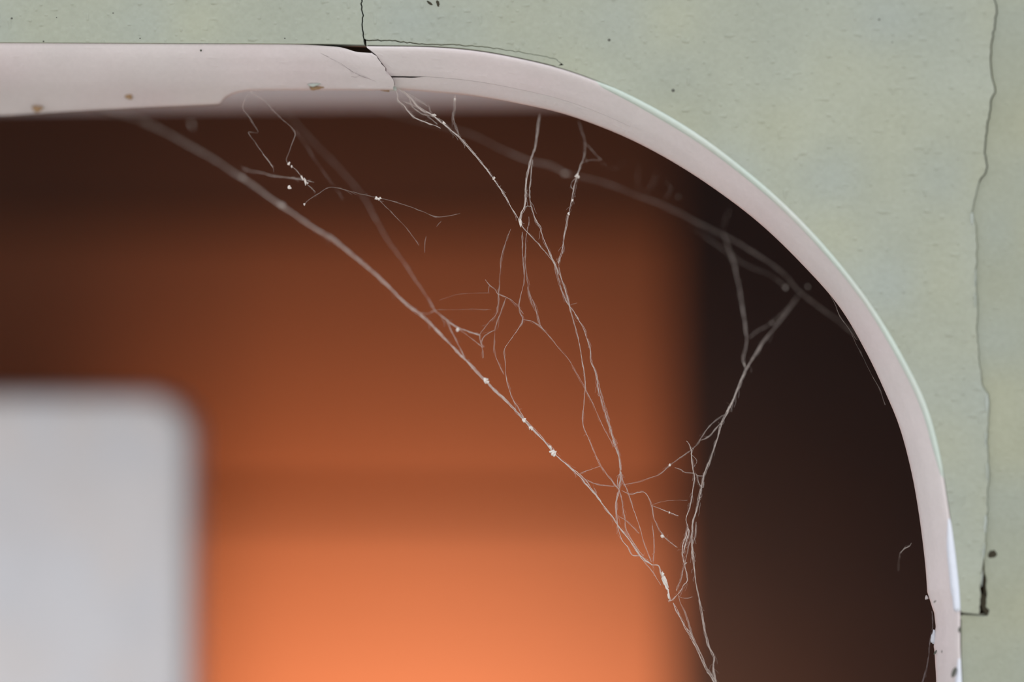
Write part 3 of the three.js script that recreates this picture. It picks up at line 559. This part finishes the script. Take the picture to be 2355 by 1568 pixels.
  clump(web, 998, 265, 3, 10, 6, -0.5); clump(web, 1020, 283, 2.4, 10, 6, -0.6); clump(web, 1523, 1232, 2.4, 8, 8); clump(web, 1046, 228, 5.4, 6, 9); clump(web, 1136, 410, 0.6, 5, 10, -0.4);
}
const fine = group('cobweb', thing('sparse fine cobweb dotted with pale dust hanging below the trim notch', 'cobweb'));
{
  const S = (pts, r, o) => strand(fine, pts, r, o);
  S([[577, 211, 9], [563, 230, 8.6], [560, 251, 8], [572, 268, 7.6], [589, 295, 7], [594, 306, 7], [572, 304, 7], [586, 326, 6], [606, 355, 5]], 0.045, { fil: 1, fuzz: 0.4 });
  S([[605, 354, 5], [612, 363, 5], [618, 370, 5], [628, 385, 5]], 0.11, { fil: 1, fuzz: 0.6 });
  S([[577, 211, 9], [606, 231, 8], [626, 251, 7.4], [643, 268, 7], [679, 304, 6], [676, 319, 6]], 0.065, { fil: 1, fuzz: 0.4 });
  S([[676, 319, 6], [667, 346, 5.4], [659, 368, 5], [664, 376, 4.6], [674, 384, 4.4], [694, 407, 4], [705, 421, 4], [725, 441, 4]], 0.045, { fil: 1, fuzz: 0.6 });
  S([[555, 384, 22], [567, 390, 20], [582, 394, 18], [599, 397, 15], [640, 406, 11], [691, 412, 7], [722, 419, 5]], 0.09, { fil: 2, fuzz: 0.8 });
  S([[700, 469, 4], [718, 453, 4], [734, 444, 4], [756, 431, 4], [807, 440, 3.6], [861, 453, 3], [900, 462, 3], [946, 477, 3], [975, 489, 3], [1007, 499, 3], [1030, 497, 3], [1058, 491, 3]], 0.045, { fil: 1, fuzz: 0.5 });
  S([[868, 457, 3], [875, 463, 3], [885, 473, 3], [898, 486, 3], [936, 526, 3.6], [963, 564, 4]], 0.045, { fil: 1, fuzz: 0.5 });
  S([[1016, 508, 3], [1009, 514, 3], [1004, 521, 3]], 0.06, { fil: 1, fuzz: 0.4 });
  S([[980, 543, 3], [977, 560, 3], [977, 580, 3]], 0.04, { fil: 1, fuzz: 0.3 });
  S([[680, 300, 22], [720, 360, 20], [790, 460, 16]], 0.04, { fil: 1 });
  clump(fine, 664, 376, 4.6, 8, 6, 0.3); clump(fine, 671, 382, 4.4, 7, 5, 0.6); clump(fine, 695, 409, 4, 5, 12, 0.4); clump(fine, 702, 417, 4, 5, 12, 0.2); clump(fine, 707, 421, 4, 4, 7);
  clump(fine, 665, 430, 4, 10, 8); clump(fine, 700, 469, 4, 5, 7); clump(fine, 865, 455, 3, 7, 9, 0.6); clump(fine, 871, 457, 3, 9, 6, 0.1);
}
const far = group('cobweb', thing('faint blurred cobweb thread crossing behind the curved trim', 'cobweb'));
{
  const S = (pts, r, o) => strand(far, pts, r * 0.44, o);
  S([[860, 250, 62], [960, 275, 52], [1040, 296, 46], [1091, 312, 42], [1176, 354, 40], [1224, 371, 39], [1271, 384, 38], [1298, 396, 38], [1380, 417, 37], [1465, 449, 36], [1524, 471, 36], [1561, 488, 36], [1595, 507, 35], [1656, 536, 33], [1748, 590, 30], [1799, 628, 29], [1842, 673, 29], [1874, 699, 30], [1938, 746, 31], [2010, 800, 32]], 0.2, { fil: 3, spread: 1.8 });
  S([[1170, 350, 40], [1224, 371, 39], [1265, 380, 38], [1290, 391, 38], [1305, 402, 38]], 0.3, { fil: 2, spread: 2 });
  S([[1595, 525, 36], [1641, 558, 34], [1680, 587, 32], [1728, 616, 30], [1772, 632, 29], [1807, 660, 29]], 0.14, { fil: 2 });
  S([[1676, 482, 36], [1668, 510, 35], [1661, 532, 33]], 0.15, { fil: 2 });
  S([[1486, 444, 36], [1503, 420, 35], [1510, 398, 34]], 0.13, { fil: 2 });
  S([[1530, 456, 24], [1543, 437, 24], [1534, 418, 24]], 0.12, { fil: 2 });
  S([[1470, 440, 36], [1466, 410, 36], [1470, 380, 36]], 0.1, { fil: 1 });
  S([[1380, 370, 20], [1410, 390, 26], [1440, 370, 28]], 0.06, { fil: 1 });
  clump(far, 1300, 398, 38, 13, 7, -0.4); clump(far, 1806, 660, 29, 6, 9); clump(far, 1858, 658, 28, 7, 5); clump(far, 1560, 452, 30, 4, 4);
}
{
  const f = group('dust_flake', thing('tiny pale dust flake hanging beside the lower right trim', 'dust flake'));
  strand(f, [[2096, 1248, 4], [2092, 1255, 4], [2086, 1258, 4], [2080, 1260, 4.4], [2074, 1267, 5], [2070, 1272, 5]], 0.1, { fil: 2, fuzz: 1.5 });
  strand(f, [[2070, 1272, 5], [2067, 1290, 9], [2066, 1310, 12]], 0.05, { fil: 1 });
  const l = group('loose_thread', thing('dull loose silk thread dangling from the chipped trim edge', 'thread'));
  strand(l, [[2143, 1405, 2], [2145, 1440, 3], [2138, 1480, 4], [2133, 1525, 5], [2121, 1568, 7], [2100, 1640, 8]], 0.09, { fil: 1, mat: M.grime });
  const e = group('loose_thread', thing('hair-thin silk thread running along the inner edge of the curved trim', 'thread'));
  strand(e, [[1905, 672, 2], [1919, 697, 2], [1932, 727, 2.4], [1957, 764, 2.4], [1968, 788, 2.4], [1999, 851, 2.4], [2024, 897, 2.4], [2036, 930, 2]], 0.03, { fil: 1, fuzz: 0.4 });
}
renderer.render(scene, camera);
